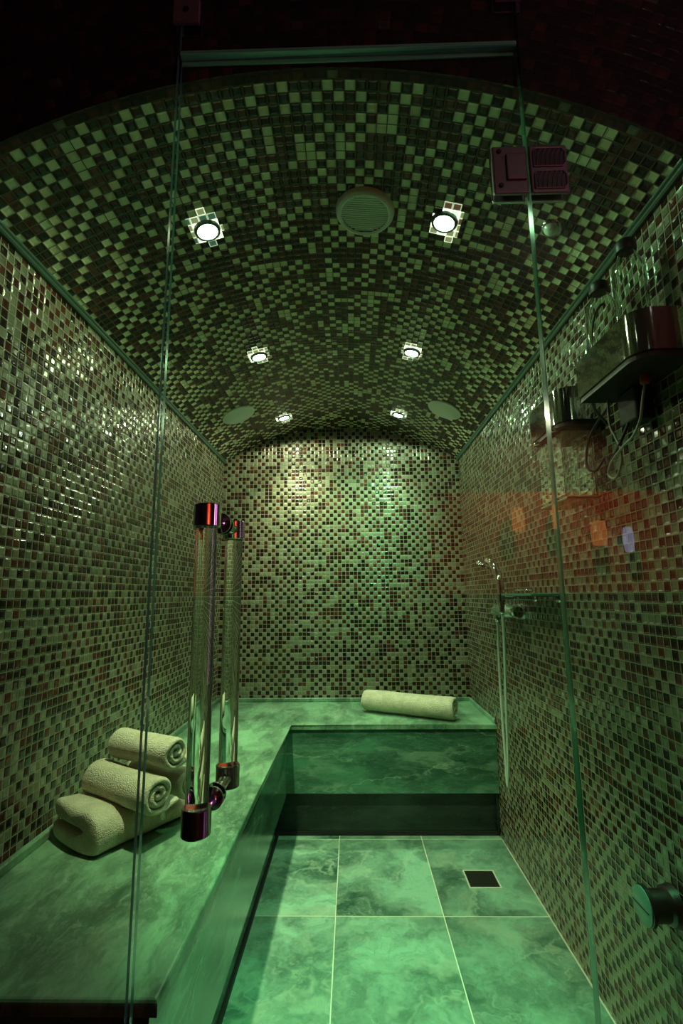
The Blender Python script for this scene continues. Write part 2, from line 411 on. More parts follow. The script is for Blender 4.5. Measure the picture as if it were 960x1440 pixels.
# floor, threshold, lobby
bm = bmesh.new(); add_box(bm, XL, XR, YF, YB, -.05, 0); structure(bm_obj('floor', bm, M['floor']))
bm = bmesh.new(); add_box(bm, XT + .03, XR, .78, YF, -.05, .012, .002); structure(bm_obj('trim_1', bm, M['wood']))
bm = bmesh.new(); add_box(bm, -3, 3, -2.3, .78, -.08, -.02); structure(bm_obj('floor_lobby', bm, M['wood']))
bm = bmesh.new(); add_box(bm, -3, 3, -2.35, .818, 2.75, 2.80); structure(bm_obj('ceiling_lobby', bm, M['plaster']))
bm = bmesh.new(); add_box(bm, -3.05, -3, -2.35, .818, -.05, 2.8); structure(bm_obj('wall_lobby_left', bm, M['plaster']))
bm = bmesh.new(); add_box(bm, 3, 3.05, -2.35, .818, -.05, 2.8); structure(bm_obj('wall_lobby_right', bm, M['plaster']))
bm = bmesh.new(); add_box(bm, -3, 3, -2.35, -2.3, -.05, 2.8); structure(bm_obj('wall_lobby_rear', bm, M['plaster']))
bm = bmesh.new(); add_box(bm, .5, 2.75, -2.3, -2.28, 1.10, 1.90, .004); structure(bm_obj('wall_lobby_panel', bm, M['redwall']))
bm = bmesh.new(); add_box(bm, .35, 2.85, -2.3, -1.95, -.02, 1.08, .006); structure(bm_obj('trim_2', bm, M['wood']))
# grout bead along the foot of the right wall
bm = bmesh.new(); add_box(bm, XR - .005, XR, YF, YBP, 0, .004, .001); structure(bm_obj('baseboard_right', bm, M['drainframe']))
# cornice mouldings where the vault springs
for k, (x, s) in enumerate(((XL, 1), (XR, -1))):
    bm = bmesh.new()
    prof = [(0, -.010), (.008, -.010), (.011, -.006), (.0105, .000), (.015, .003), (.015, .009), (.009, .012), (0, .012)]
    ra = [bm.verts.new((x + s * px, YF, ZS + pz)) for px, pz in prof]; rb = [bm.verts.new((x + s * px, YB, ZS + pz)) for px, pz in prof]
    for i in range(len(prof)): bm.faces.new([ra[i], ra[(i + 1) % 8], rb[(i + 1) % 8], rb[i]])
    bm.faces.new(ra); bm.faces.new(rb[::-1])
    structure(bm_obj('trim_%d' % (3 + k), bm, M['trim']))

# ------------------------------------------------------------------ stone bench
bench = empty('stone_bench', (-.55, 1.7, 0), 'L-shaped green marble bench along the left and back walls', 'bench')
def on_bench(name, bm, m, **k):
    bmesh.ops.translate(bm, verts=bm.verts[:], vec=-Vector(bench.location)); return bm_obj(name, bm, m, bench, **k)
bm = bmesh.new()
L = [(XL + .001, .845), (XT, .845), (XT, YBE), (XR - .001, YBE), (XR - .001, YB - .001), (XL + .001, YB - .001)]
top = [bm.verts.new((x, y, ZB)) for x, y in L]; bot = [bm.verts.new((x, y, ZB - .022)) for x, y in L]
bm.faces.new(top); bm.faces.new(bot[::-1])
for i in range(6): bm.faces.new([top[i], bot[i], bot[(i + 1) % 6], top[(i + 1) % 6]])
es = [e for e in bm.edges if all(v.co.z > ZB - .001 for v in e.verts) and {v.index for v in e.verts}]
es = [e for e in bm.edges if all(v.co.z > ZB - .001 for v in e.verts) and not all(abs(v.co.x - L[0][0]) < 1e-4 for v in e.verts) and not all(abs(v.co.y - L[4][1]) < 1e-4 for v in e.verts)]
bmesh.ops.bevel(bm, geom=es, offset=.007, segments=3, profile=.5, affect='EDGES')
on_bench('seat_slab', bm, M['slab'])
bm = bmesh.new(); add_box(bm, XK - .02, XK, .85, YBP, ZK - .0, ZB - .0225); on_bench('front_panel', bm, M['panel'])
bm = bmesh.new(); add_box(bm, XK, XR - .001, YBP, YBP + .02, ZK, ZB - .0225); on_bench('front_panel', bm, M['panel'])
# end wall of the bench under the slab at the lobby side, and toe boards in the recess
bm = bmesh.new(); add_box(bm, XL + .001, XK - .02, .85, .87, 0.001, ZB - .0225); on_bench('end_panel', bm, M['panel'])
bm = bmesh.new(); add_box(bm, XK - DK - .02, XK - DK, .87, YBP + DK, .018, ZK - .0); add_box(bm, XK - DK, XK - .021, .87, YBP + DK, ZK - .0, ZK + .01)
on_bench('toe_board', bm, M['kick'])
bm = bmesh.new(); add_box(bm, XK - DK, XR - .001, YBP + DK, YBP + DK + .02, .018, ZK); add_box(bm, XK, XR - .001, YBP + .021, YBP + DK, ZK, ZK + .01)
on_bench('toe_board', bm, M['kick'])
bm = bmesh.new(); add_box(bm, XK - DK - .01, XK - DK + .006, .87, YBP + DK, 0.0005, .018); add_box(bm, XK - DK + .006, XR - .002, YBP + DK - .008, YBP + DK + .01, 0.0005, .018)
on_bench('floor_seal', bm, M['seal'])
bm = bmesh.new(); add_box(bm, XR - .012, XR - .001, YBP + .022, YBP + DK - .001, .018, ZK - .001); on_bench('side_strip', bm, M['kick'])
for a in ((XL + .001, XL + .017, .85, YB - .001), (XL + .017, XR - .001, YB - .016, YB - .001), (XR - .013, XR - .001, YBE + .005, YB - .016)):
    bm = bmesh.new(); add_box(bm, *a, ZB - .0005, ZB + .021, .004, 3); on_bench('upstand', bm, M['slab'])

# ------------------------------------------------------------------ floor drain
dr = empty('floor_drain', (.492, 2.142, 0), 'small square floor drain with pale frame near the right wall', 'drain')
bm = bmesh.new()
s = .062
for a in ((-s, s, -s, -s + .006), (-s, s, s - .006, s), (-s, -s + .006, -s + .006, s - .006), (s - .006, s, -s + .006, s - .006)): add_box(bm, *a, -.002, .0025, .0006, 1)
bm_obj('frame', bm, M['drainframe'], dr)
bm = bmesh.new(); add_box(bm, -.052, .052, -.052, .052, -.004, .0012, .001, 2); bm_obj('insert', bm, M['drain'], dr)
bm = bmesh.new()
for q in ((-.056, .056, -.056, -.052), (-.056, .056, .052, .056), (-.056, -.052, -.052, .052), (.052, .056, -.052, .052)): add_box(bm, *q, -.004, .0004)
bm_obj('gap', bm, M['seal'], dr)

# ------------------------------------------------------------------ glass front: fixed panes, transom, door
def pane_mesh(name, x0, x1, z0, z1, yc, th=.010, parent=None, origin=None):
    bm = bmesh.new(); add_box(bm, x0, x1, yc - th / 2, yc + th / 2, z0, z1)
    bmesh.ops.recalc_face_normals(bm, faces=bm.faces[:])
    for f in bm.faces: f.material_index = 0 if abs(f.normal.y) > .5 else 1
    if origin: bmesh.ops.translate(bm, verts=bm.verts[:], vec=-Vector(origin))
    me = bpy.data.meshes.new(name); bm.to_mesh(me); bm.free()
    return link(name, me, [M['pane'], M['glassedge']], parent, loc=origin)
DX0, DX1 = -.329, .337
YP = .807
DA = .8                        # the door stands ajar by this many degrees
structure(pane_mesh('window_1', -.95, DX0 - .003, .002, 2.45, YP))
structure(pane_mesh('window_2', DX1 + .003, .80, .002, 2.45, YP))
structure(pane_mesh('window_3', DX0, DX1, 2.168, 2.45, YP))
bm = bmesh.new(); add_box(bm, DX0 + .002, DX1 - .002, YP - .008, YP + .010, 2.1635, 2.1675, .001, 1)  # added strip, stands in for light caught along the glass edge
bm_obj('lit_edge_strip', bm, M['litedge'], bpy.data.objects['window_3'])
HNG = (DX1, YP, 0)
door = pane_mesh('door_1', DX0 + .001, DX1 - .001, .012, 2.158, YP, origin=HNG)
structure(door)
door['label'] = 'frameless glass door standing slightly ajar'
door.rotation_euler = (0, 0, -math.radians(DA))
DI = Matrix.Rotation(math.radians(DA), 4, 'Z') @ Matrix.Translation(-Vector(HNG))   # world -> door space
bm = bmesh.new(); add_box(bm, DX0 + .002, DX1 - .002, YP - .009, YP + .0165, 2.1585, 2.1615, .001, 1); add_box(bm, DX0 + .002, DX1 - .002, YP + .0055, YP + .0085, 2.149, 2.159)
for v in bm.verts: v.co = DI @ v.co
bm_obj('lit_edge_strip', bm, M['litedge'], door)
# hinge between the door and the fixed pane on its right
hz0, hz1 = 1.822, 1.922
def hinge_plate(x0, x1, yc, s):
    bm = bmesh.new(); add_box(bm, x0, x1, min(yc, yc + s * .008), max(yc, yc + s * .008), hz0, hz1, .003, 3); return bm
yo = YP - .006
bm = hinge_plate(.270, .334, yo, -1)
add_box(bm, .294, .331, yo - .0125, yo - .0075, 1.848, 1.902, .002, 2)
hg = bm_obj('hinge', bm, simple('satin_hinge', (.30, .25, .26), .42, .55), door, loc=DI @ Vector((0, 0, 0))); hg.rotation_euler = (0, 0, math.radians(DA))
bm = bmesh.new(); add_box(bm, .272, .334, YP + .006, YP + .014, hz0, hz1, .003, 3); b2 = bm_obj('back_plate', bm, M['chrome'], hg)
bm = bmesh.new()
for z in (1.838, 1.910): add_lathe(bm, [(0, 0), (.0045, 0), (.0045, .002), (.003, .003), (0, .003)], 16, frame_to((.283, yo - .008, z), (0, -1, 0)))
bm_obj('screw', bm, M['darkmetal'], hg, smooth=True, auto=30)
M['satin'] = simple('satin_metal', (.30, .25, .26), .42, .55)
t = empty('hinge_leaf', (.373, YP, 1.82), 'square chrome hinge leaf clamped on the right fixed glass pane', 'hinge')
ax = -Vector(t.location)
bm = hinge_plate(.338, .408, yo, -1)
# two rounded openings in the cover of the leaf, as raised rims
for z0, z1 in ((1.830, 1.866), (1.876, 1.914)):
    rim = [(.345, z0), (.398, z0), (.403, z0 + .006), (.403, z1 - .008), (.396, z1), (.350, z1), (.345, z1 - .006)]
    add_tube(bm, [(x, yo - .009, z) for x, z in rim + rim[:1]], .0016, 8, 1, smooth=False)
bmesh.ops.translate(bm, verts=bm.verts[:], vec=ax); bm_obj('front_plate', bm, M['satin'], t)
bm = bmesh.new()
for z0, z1 in ((1.831, 1.865), (1.877, 1.913)): add_box(bm, .346, .401, yo - .0088, yo - .0078, z0, z1)
bmesh.ops.translate(bm, verts=bm.verts[:], vec=ax); bm_obj('dark_inset', bm, M['darkmetal'], t)
bm = bmesh.new()
for z0, z1 in ((1.831, 1.865), (1.877, 1.913)):
    for k in range(6):
        x = .350 + k * .0085
        add_tube(bm, [(x, yo - .0092, z0), (x + .002, yo - .0098, (z0 + z1) / 2), (x + .010, yo - .0092, z1)], .0009, 6, 4)
bmesh.ops.translate(bm, verts=bm.verts[:], vec=ax); bm_obj('grille', bm, M['satin'], t)  # bars shape the hatch reflected in the plate; the leaf has no grille
bm = bmesh.new(); add_box(bm, .340, .406, YP + .006, YP + .014, hz0, hz1, .003, 3); bmesh.ops.translate(bm, verts=bm.verts[:], vec=ax); bm_obj('back_plate', bm, M['chrome'], t)
# handle: two clear rods on chrome ends
DT = DI @ Vector((-.215, YP, 0))
def rod_side(y, zt, zb, name):
    """one bar of the pull handle, y = world distance of its axis"""
    root_bm = bmesh.new(); p = DI @ Vector((-.2155, y, 0))
    # rounded chrome standoffs from the glass to the bar
    for z in (zt - .017, zb + .017):
        a = DI @ Vector((-.2155, YP + (.006 if y > YP else -.006), z)); b = Vector((p.x, p.y, z)); d = (b - a)
        Ld = d.length
        add_lathe(root_bm, [(0, 0), (.017, 0), (.017, .004), (.015, .006), (.0085, .010), (.0085, Ld - .02), (.014, Ld - .012), (.014, Ld)], 28, frame_to(a, d))
    h = bm_obj('handle', root_bm, M['chrome'], door, smooth=True, auto=35)
    bm = bmesh.new(); add_lathe(bm, [(0, zb + .028), (.0158, zb + .028), (.0158, zt - .028), (0, zt - .028)], 64, Matrix.Translation((p.x, p.y, 0)))
    r = bm_obj('rod', bm, M['clear'], h, smooth=True, auto=35); r['label'] = 'clear acrylic rod'
    for z0 in (zt - .034, zb):
        bm = bmesh.new(); hh = .036 if z0 == zb else .034
        add_lathe(bm, [(0, 0), (.0188, 0), (.020, .0015), (.020, hh - .0015), (.0188, hh), (0.0165, hh), (.0165, hh - .003), (0, hh - .003)] if z0 == zb else [(0, .003), (.0165, .003), (.0165, 0), (.0188, 0), (.020, .0015), (.020, hh - .0015), (.0188, hh), (0, hh)], 48, Matrix.Translation((p.x, p.y, z0)))
        bm_obj('end_cap', bm, M['chrome'], h, smooth=True, auto=35)
rod_side(.722, 1.236, .782, 'outer'); rod_side(.892, 1.236, .782, 'inner')
# clamps that fix the transom to the facade
for x, z, lab in ((-.317, 2.225, 'square chrome glass clamp at the top left of the transom pane'), (.325, 2.258, 'square chrome glass clamp at the top right of the transom pane')):
    t = empty('glass_clamp', (x, YP, z), lab, 'clamp')
    bm = bmesh.new(); add_box(bm, -.027, .027, -.0135, -.0055, .004, .062, .002, 2); bm_obj('front_plate', bm, M['satin'], t)
    bm = bmesh.new(); add_box(bm, -.027, .029, .0055, .0105, -.004, .062, .002, 2); bm_obj('back_plate', bm, M['steel'], t)
    bm = bmesh.new(); add_lathe(bm, [(0, 0), (.006, 0), (.006, .002), (0, .003)], 20, frame_to((0, -.0135, .035), (0, -1, 0))); bm_obj('screw', bm, M['darkmetal'], t, smooth=True, auto=30)

# ------------------------------------------------------------------ ceiling fittings
def vault_frame(x, y, off=0.0):
    """matrix with local -Z... local +Z pointing down out of the vault surface"""
    a = math.asin((x - XC) / RV); nrm = Vector((-math.sin(a), 0, -math.cos(a)))
    p = Vector((XC + RV * math.sin(a), y, ZC + RV * math.cos(a))) + nrm * off
    yy = Vector((0, 1, 0)); xx = yy.cross(nrm)
    m = Matrix((xx, yy, nrm)).transposed().to_4x4(); m.translation = p; return m, a
M['ring'] = simple('trim_ring', (.10, .14, .12), .35, .8)
LAMPS = [(-.388, 1.20, 'front left'), (.265, 1.19, 'front right'), (-.382, 1.933, 'middle left'), (.264, 1.92, 'middle right'), (-.376, 2.664, 'rear left'), (.274, 2.637, 'rear right')]
for idx, (x, y, nm) in enumerate(LAMPS):
    m, a = vault_frame(x, y)
    t = empty('downlight', (0, 0, 0), 'round recessed downlight in the vault, %s of the six' % nm, 'ceiling light', 'downlights in the vaulted ceiling')
    t.matrix_world = m
    bm = bmesh.new(); add_lathe(bm, [(.0255, .003), (.0275, .009), (.031, .0105), (.035, .008), (.037, .0005), (.025, .0005)], 48)
    bm_obj('trim_ring', bm, M['ring'], t, smooth=True, auto=40)
    bm = bmesh.new(); add_lathe(bm, [(0, .0062), (.020, .0058), (.0262, .0045)], 40); bm_obj('lens', bm, M['lens'], t, smooth=True)
    # translucent mosaic pieces round the fitting with the lamp's light through them painted as emission, on the ceiling's own grid
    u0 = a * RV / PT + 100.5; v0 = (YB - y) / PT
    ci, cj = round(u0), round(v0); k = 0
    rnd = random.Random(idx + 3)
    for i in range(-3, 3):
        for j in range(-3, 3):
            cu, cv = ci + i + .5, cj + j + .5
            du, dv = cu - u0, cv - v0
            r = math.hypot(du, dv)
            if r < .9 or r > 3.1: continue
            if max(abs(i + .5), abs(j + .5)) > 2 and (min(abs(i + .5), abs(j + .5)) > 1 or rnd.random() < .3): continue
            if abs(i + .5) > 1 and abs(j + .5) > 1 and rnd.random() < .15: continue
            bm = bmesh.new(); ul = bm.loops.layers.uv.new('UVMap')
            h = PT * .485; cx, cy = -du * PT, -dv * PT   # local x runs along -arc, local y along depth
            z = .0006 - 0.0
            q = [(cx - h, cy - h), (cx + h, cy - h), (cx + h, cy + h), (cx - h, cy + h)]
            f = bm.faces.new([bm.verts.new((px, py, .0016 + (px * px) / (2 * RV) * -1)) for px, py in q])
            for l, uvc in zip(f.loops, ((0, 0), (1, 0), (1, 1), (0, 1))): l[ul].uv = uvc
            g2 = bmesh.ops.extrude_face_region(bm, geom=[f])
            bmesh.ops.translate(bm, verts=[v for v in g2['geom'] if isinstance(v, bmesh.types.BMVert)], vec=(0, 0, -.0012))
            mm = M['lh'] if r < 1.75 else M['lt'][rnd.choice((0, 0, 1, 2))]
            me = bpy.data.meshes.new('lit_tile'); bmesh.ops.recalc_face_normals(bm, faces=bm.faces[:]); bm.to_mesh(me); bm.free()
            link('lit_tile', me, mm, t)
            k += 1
# ribbed round lamp cover in the crown
m, a = vault_frame(.049, 1.187)
t = empty('ceiling_vent', (0, 0, 0), 'large round ribbed pale cover in the crown of the vault between the front downlights', 'vent'); t.matrix_world = m
bm = bmesh.new(); add_lathe(bm, [(.064, .014), (.069, .018), (.074, .017), (.079, .010), (.081, .0), (.064, .0)], 56); bm_obj('rim', bm, M['plastic'], t, smooth=True, auto=50)
bm = bmesh.new(); add_lathe(bm, [(0, .008), (.0655, .008)], 56); bm_obj('backing', bm, M['ivory2'], t)
bm = bmesh.new()
for k in range(-8, 9):
    y = k * .0073; w = math.sqrt(max(0, .0645 ** 2 - y * y))
    if w > .005: add_box(bm, -w, w, y - .0023, y + .0023, .008, .0125, .001, 2)
bm_obj('ribs', bm, M['plastic'], t)
# two oval loudspeakers at the rear of the vault
for x, y, nm in ((-.582, 2.431, 'left'), (.483, 2.385, 'right')):
    m, a = vault_frame(x, y)
    t = empty('ceiling_speaker', (0, 0, 0), 'plain round pale ceiling speaker at the rear %s haunch of the vault' % nm, 'speaker', 'round covers at the rear of the vault'); t.matrix_world = m
    bm = bmesh.new(); add_lathe(bm, [(0, .012), (.070, .011), (.081, .008)], 56); bm_obj('grille', bm, M['ivory2'], t, smooth=True)
    bm = bmesh.new(); add_lathe(bm, [(.081, .0085), (.085, .0085), (.088, .005), (.088, 0), (.081, 0)], 56); bm_obj('rim', bm, M['plastic'], t, smooth=True, auto=40)
m, a = vault_frame(.516, 1.113)
t = empty('ceiling_sensor', (0, 0, 0), 'small glossy domed sensor on the vault beside the front right downlight', 'sensor'); t.matrix_world = m
bm = bmesh.new(); add_lathe(bm, [(0.016, .003), (.022, .008), (.025, .006), (.027, 0), (.016, 0)], 40); bm_obj('ring', bm, M['chrome'], t, smooth=True, auto=50)
M['dome'] = simple('pearl_dome', (.75, .80, .70), .12, 0, coat=.6)
bm = bmesh.new(); add_lathe(bm, [(0, .020), (.008, .0185), (.014, .0145), (.018, .009), (.020, .004)], 40); bm_obj('dome', bm, M['dome'], t, smooth=True)

# ------------------------------------------------------------------ towels
def roll_mesh(length, R, turns=3.2, t=.0135, seed=0, flap=.0, squash=.92, cone=0.0):
    """spiral-rolled terry towel along local +X, centre at the origin"""
    bm = bmesh.new(); segs = int(turns * 22); nl = 40; th = t
    r0 = .004; rings = []
    a_end = 2 * PI * turns; pitch = (R - th / 2 - r0) / turns
    prof = []
    for k in range(segs + 1):
        a = a_end * k / segs; r = r0 + pitch * a / (2 * PI); prof.append((a, r))
    sec_out = []; sec_in = []
    for a, r in prof:
        w = th / 2 * .99 if pitch > th else pitch / 2 * .93
        sec_out.append((r + w, a)); sec_in.append((r - w, a))
    fl_n = 5 if flap > 0 else 0
    for i in range(nl + 1):
        s = i / nl; x = (s - .5) * length
        edge = min(s, 1 - s) * length
        e = max(0.0, 1 - edge / .009); shrink = 1 - .55 * e * e       # rounded selvedge
        ring = []
        def place(r, a, lay):
            aa = a + seed
            rr = r * (1 + cone * (s - .5))
            p = Vector((0, rr * math.cos(aa), rr * math.sin(aa) * squash))
            q = Vector((x * 6, p.y * 14 + seed * 3, p.z * 14 + lay * 2.7))
            n = noise.noise(q) * .0032 + noise.noise(q * 2.3) * .0022
            d = Vector((0, p.y, p.z)); d = d.normalized() if d.length > 1e-6 else Vector((0, 0, 1))
            xs = x + (noise.noise(Vector((a * .8, seed, s > .5))) * .006) * (abs(s - .5) * 2) ** 6
            return Vector((xs, 0, 0)) + p + d * n
        mid = [(.5 * (o[0] + n_[0]), .5 * (o[0] - n_[0])) for o, n_ in zip(sec_out, sec_in)]
        for j, ((o, a), (c, w)) in enumerate(zip(sec_out, mid)): ring.append(place(c + w * shrink, a, 0))
        # loose tail of the last turn
        if flap:
            ca, sa = a_end, None
            p0 = Vector(ring[-1]); ang = a_end + seed
            tan = Vector((0, -math.sin(ang), math.cos(ang) * squash)).normalized()
            for f in range(1, fl_n + 1): ring.append(p0 + tan * flap * f / fl_n + Vector((0, 0, .002 * math.sin(f + x * 30))))
        back = []
        for j in range(len(sec_in) - 1, -1, -1):
            (c, w), a = mid[j], sec_in[j][1]; back.append(place(c - w * shrink, a, 0 if j else 0))
        if flap:
            p0 = Vector(back[0])
            fb = [p0 + tan * (flap * f / fl_n) + Vector((0, 0, .002 * math.sin(f + x * 30))) for f in range(fl_n, 0, -1)]
            # rounded nose of the tail
            nose = (ring[-1] + fb[0]) / 2 + tan * th * .35 * shrink
            ring.append(nose); ring += fb
        else:
            ang = a_end + seed; tan = Vector((0, -math.sin(ang), math.cos(ang) * squash)).normalized()
            ring.append((ring[-1] + back[0]) / 2 + tan * th * .45)
        ring += back
        rings.append([bm.verts.new(v) for v in ring])
    n = len(rings[0])
    for A, B in zip(rings, rings[1:]):
        for k in range(n): bm.faces.new([A[k], A[(k + 1) % n], B[(k + 1) % n], B[k]])
    # end caps as ladder of quads between outer and inner outline
    for R_, flip in ((rings[0], False), (rings[-1], True)):
        i, j = 0, n - 1
        while j - i > 2:
            f = [R_[i], R_[i + 1], R_[j - 1], R_[j]]
            try: bm.faces.new(f[::-1] if flip else f)
            except ValueError: pass
            i += 1; j -= 1
        rest = R_[i:j + 1]
        if len(rest) >= 3:
            try: bm.faces.new(rest)
            except ValueError: pass
    return bm
def place_roll(end, back, R, label, group=None, **kw):
    """end = centre of the visible spiral end, back = centre of the hidden end"""
    e, b = Vector(end), Vector(back); mid = (e + b) / 2; d = (e - b)
    bm = roll_mesh(d.length, R, **kw)
    o = bm_obj('rolled_towel', bm, M['towel'], smooth=True)
    o.location = mid; o.rotation_euler = d.to_track_quat('X', 'Z').to_euler()
    md = o.modifiers.new('soften', 'SUBSURF'); md.levels = 1; md.render_levels = 1
    return tag(o, label, 'towel', group)
G = 'rolled towels of the stack on the left bench'
place_roll((-.480, 1.302, .618), (-.700, 1.425, .626), .0555, 'rolled cream towel in the middle of the stack, right on the folded towel', G, seed=3.0, flap=.054, turns=2.3, t=.0205)
place_roll((-.436, 1.417, .606), (-.638, 1.532, .612), .050, 'rolled cream towel half hidden by the door handle, lowest at the back', G, seed=3.6, turns=2.2, t=.0195)
place_roll((-.458, 1.348, .703), (-.655, 1.443, .706), .050, 'rolled cream towel on top of the stack', G, seed=3.75, flap=.058, turns=2.2, t=.0195)
place_roll((.492, 2.495, .5625), (.060, 2.715, .5625), .0660, 'long rolled cream towel lying alone on the back bench', None, seed=3.1, turns=2.3, t=.024, squash=.90, cone=.05)
# folded towel at the bottom of the stack
def folded(label):
    F = Vector((-.598, 1.232, 0)); A = Vector((.53, .848, 0)); B = Vector((-.848, .53, 0))
    bm = bmesh.new(); LN, W = .31, .205; nA, nP = 26, 60
    def prof(hh, w):
        # two thick layers folded over on the front-right long side: outline of a U lying on its side
        pts = []; h2 = hh / 2; g = .0015
        up = [(w, hh - .004), (w * .8, hh), (w * .5, hh), (w * .22, hh - .001), (.045, hh - .004), (.018, hh - .016), (.003, hh * .62), (.0, hh * .42), (.006, .012), (.022, .001), (w * .3, 0), (w * .6, 0), (w * .9, 0), (w + .004, .006), (w + .010, h2 * .45), (w + .004, h2 - .006), (w * .88, h2 - g), (w * .5, h2 - g), (w * .24, h2 - g), (.040, h2), (w * .24, h2 + g), (w * .5, h2 + g), (w * .88, h2 + g), (w + .002, h2 + .006), (w + .007, h2 + h2 * .5)]
        return up
    rings = []
    for i in range(nA + 1):
        s = i / nA; hh = .100 * (1 - s) ** 1.4 * .55 + .047 + .008 * math.sin(s * 3)
        edge = min(s, 1 - s) * LN; e = max(0, 1 - edge / .016)
        pr = prof(hh, W); cy = hh / 2; ring = []
        for k, (b, z) in enumerate(pr):
            lay_c = hh * .25 if z < hh / 2 else hh * .75
            zz_ = lay_c + (z - lay_c) * (1 - .22 * e * e) if z > .0005 else z + .10 * hh * .5 * e * e
            b2 = b + (W * .5 - b) * .03 * e
            p = F + A * (s * LN - .006 * math.sin(b * 20)) + B * b2; p.z = ZB + zz_
            q = Vector((p.x * 12, p.y * 12, p.z * 22)); n1 = noise.noise(q) * .009 + noise.noise(q * 2.7) * .004
            if z > .004: p += Vector((B.x * n1 * .6, B.y * n1 * .6, n1 * (.8 if z > hh * .6 else .35)))
            p.z = max(p.z, ZB + .0006); ring.append(bm.verts.new(p))
        rings.append(ring)
    n = len(rings[0])
    for a, b in zip(rings, rings[1:]):
        for k in range(n): bm.faces.new([a[k], a[(k + 1) % n], b[(k + 1) % n], b[k]])
    # caps: upper and lower layer separately
    for R_ in (rings[0], rings[-1]):
        c_up = R_[19:] + R_[:8]; c_lo = R_[7:20]
        for c in (c_up, c_lo):
            cen = sum((v.co for v in c), Vector()) / len(c)
            out = (A if R_ is rings[-1] else -A) * .010
            vc = bm.verts.new(cen + out)
            for k in range(len(c) - 1): bm.faces.new([c[k], c[k + 1], vc])
            bm.faces.new([c[-1], c[0], vc])
    o = bm_obj('folded_towel', bm, M['towel'], smooth=True)
    md = o.modifiers.new('soften', 'SUBSURF'); md.levels = 2; md.render_levels = 2
    return tag(o, label, 'towel')
folded('thick folded cream towel at the bottom of the stack on the left bench')

# ------------------------------------------------------------------ scent dispensers on the right wall
def rounded_plan(x0, x1, y0, y1, r, n=8):
    """plan with rounded corners on the room side"""
    pts = [(x1, y1)]
    pts += [(x0 + .004, y1), (x0, y1 - .004)]
    for k in range(n + 1):
        a = PI + (PI / 2) * k / n; pts.append((x0 + r + r * math.cos(a), y0 + r + r * math.sin(a)))
    pts.append((x1, y0)); return pts
def dispenser(y0, y1, z0, z1, label, x0=.55):
    t = empty('scent_dispenser', (XR - .001, (y0 + y1) / 2, z0), label, 'dispenser'); o = -Vector(t.location)
    pl = rounded_plan(x0, XR - .001, y0, y1, .045)
    def prism(pl, za, zb):
        bm = bmesh.new(); a = [bm.verts.new((x, y, za)) for x, y in pl]; b = [bm.verts.new((x, y, zb)) for x, y in pl]
        bm.faces.new(a[::-1]); bm.faces.new(b)
        for i in range(len(pl)): bm.faces.new([a[i], a[(i + 1) % len(pl)], b[(i + 1) % len(pl)], b[i]])
        bmesh.ops.translate(bm, verts=bm.verts[:], vec=o); return bm
    # band of polished sheet with an open top
    bm = bmesh.new(); th = .0025
    outer = pl; inner = rounded_plan(x0 + th, XR - .001, y0 + th, y1 - th, .045 - th)
    n = len(pl)
    V = {}
    for nm, P_, z in (('ob', outer, z0), ('ot', outer, z1), ('ib', inner, z0 + th), ('it', inner, z1)): V[nm] = [bm.verts.new((x, y, z)) for x, y in P_]
    for i in range(n - 1):
        for a, b in (('ob', 'ot'), ('ot', 'it'), ('it', 'ib')): bm.faces.new([V[a][i], V[a][i + 1], V[b][i + 1], V[b][i]])
    bm.faces.new(V['ob']); bm.faces.new(V['ib'])
    bmesh.ops.translate(bm, verts=bm.verts[:], vec=o)
    bm_obj('steel_housing', bm, M['steel'], t, smooth=True, auto=25)
    bm_obj('base_plate', prism(rounded_plan(x0 + .004, XR - .001, y0 + .004, y1 - .004, .041), z0 - .012, z0 - .0005), M['rubber'], t)
    return t
big = dispenser(.885, 1.132, 1.560, 1.648, 'polished steel dispenser with two glass jars high on the right wall, nearest the glass front')
small = dispenser(1.235, 1.450, 1.548, 1.640, 'second polished steel dispenser further along the right wall, with a clear container below')
# hoses and the connector of the near dispenser
def rel(bm, t): bmesh.ops.translate(bm, verts=bm.verts[:], vec=-Vector(t.location)); return bm
bm = bmesh.new(); add_lathe(bm, [(0, 0), (.008, 0), (.009, .004), (.009, .018), (.006, .022), (0, .022)], 20, frame_to((.615, .975, 1.528), (0, 0, 1))); bm_obj('connector', rel(bm, big), M['orange'], big, smooth=True, auto=40)
bm = bmesh.new(); add_tube(bm, [(.615, .975, 1.53), (.613, .985, 1.50), (.612, 1.00, 1.46), (.610, 1.03, 1.432), (.608, 1.07, 1.42), (.608, 1.12, 1.40), (.609, 1.14, 1.375), (.61, 1.115, 1.36), (.612, 1.09, 1.385), (.612, 1.085, 1.42), (.611, 1.10, 1.455), (.61, 1.115, 1.49), (.609, 1.11, 1.55)], .0028, 10, 8)
bm_obj('hose', rel(bm, big), M['tube'], big, smooth=True)
bm = bmesh.new(); add_tube(bm, [(.64, 1.05, 1.545), (.62, 1.06, 1.47), (.61, 1.10, 1.42), (.62, 1.15, 1.405), (.63, 1.185, 1.43), (.61, 1.20, 1.40), (.60, 1.222, 1.42), (.61, 1.225, 1.48), (.62, 1.19, 1.52), (.625, 1.12, 1.55)], .0034, 10, 8)
bm_obj('black_hose', rel(bm, big), M['rubber'], big, smooth=True)
bm = bmesh.new(); add_tube(bm, [(.625, 1.15, 1.50), (.60, 1.165, 1.56), (.598, 1.163, 1.64), (.605, 1.165, 1.72), (.63, 1.175, 1.80), (.655, 1.18, 1.835), (.666, 1.18, 1.84)], .0036, 10, 8)
bm_obj('black_hose', rel(bm, big), M['rubber'], big, smooth=True)
bm = bmesh.new(); add_box(bm, .618, .660, 1.02, 1.09, 1.47, 1.547, .006, 3); bm_obj('pump_block', rel(bm, big), M['seal'], big)
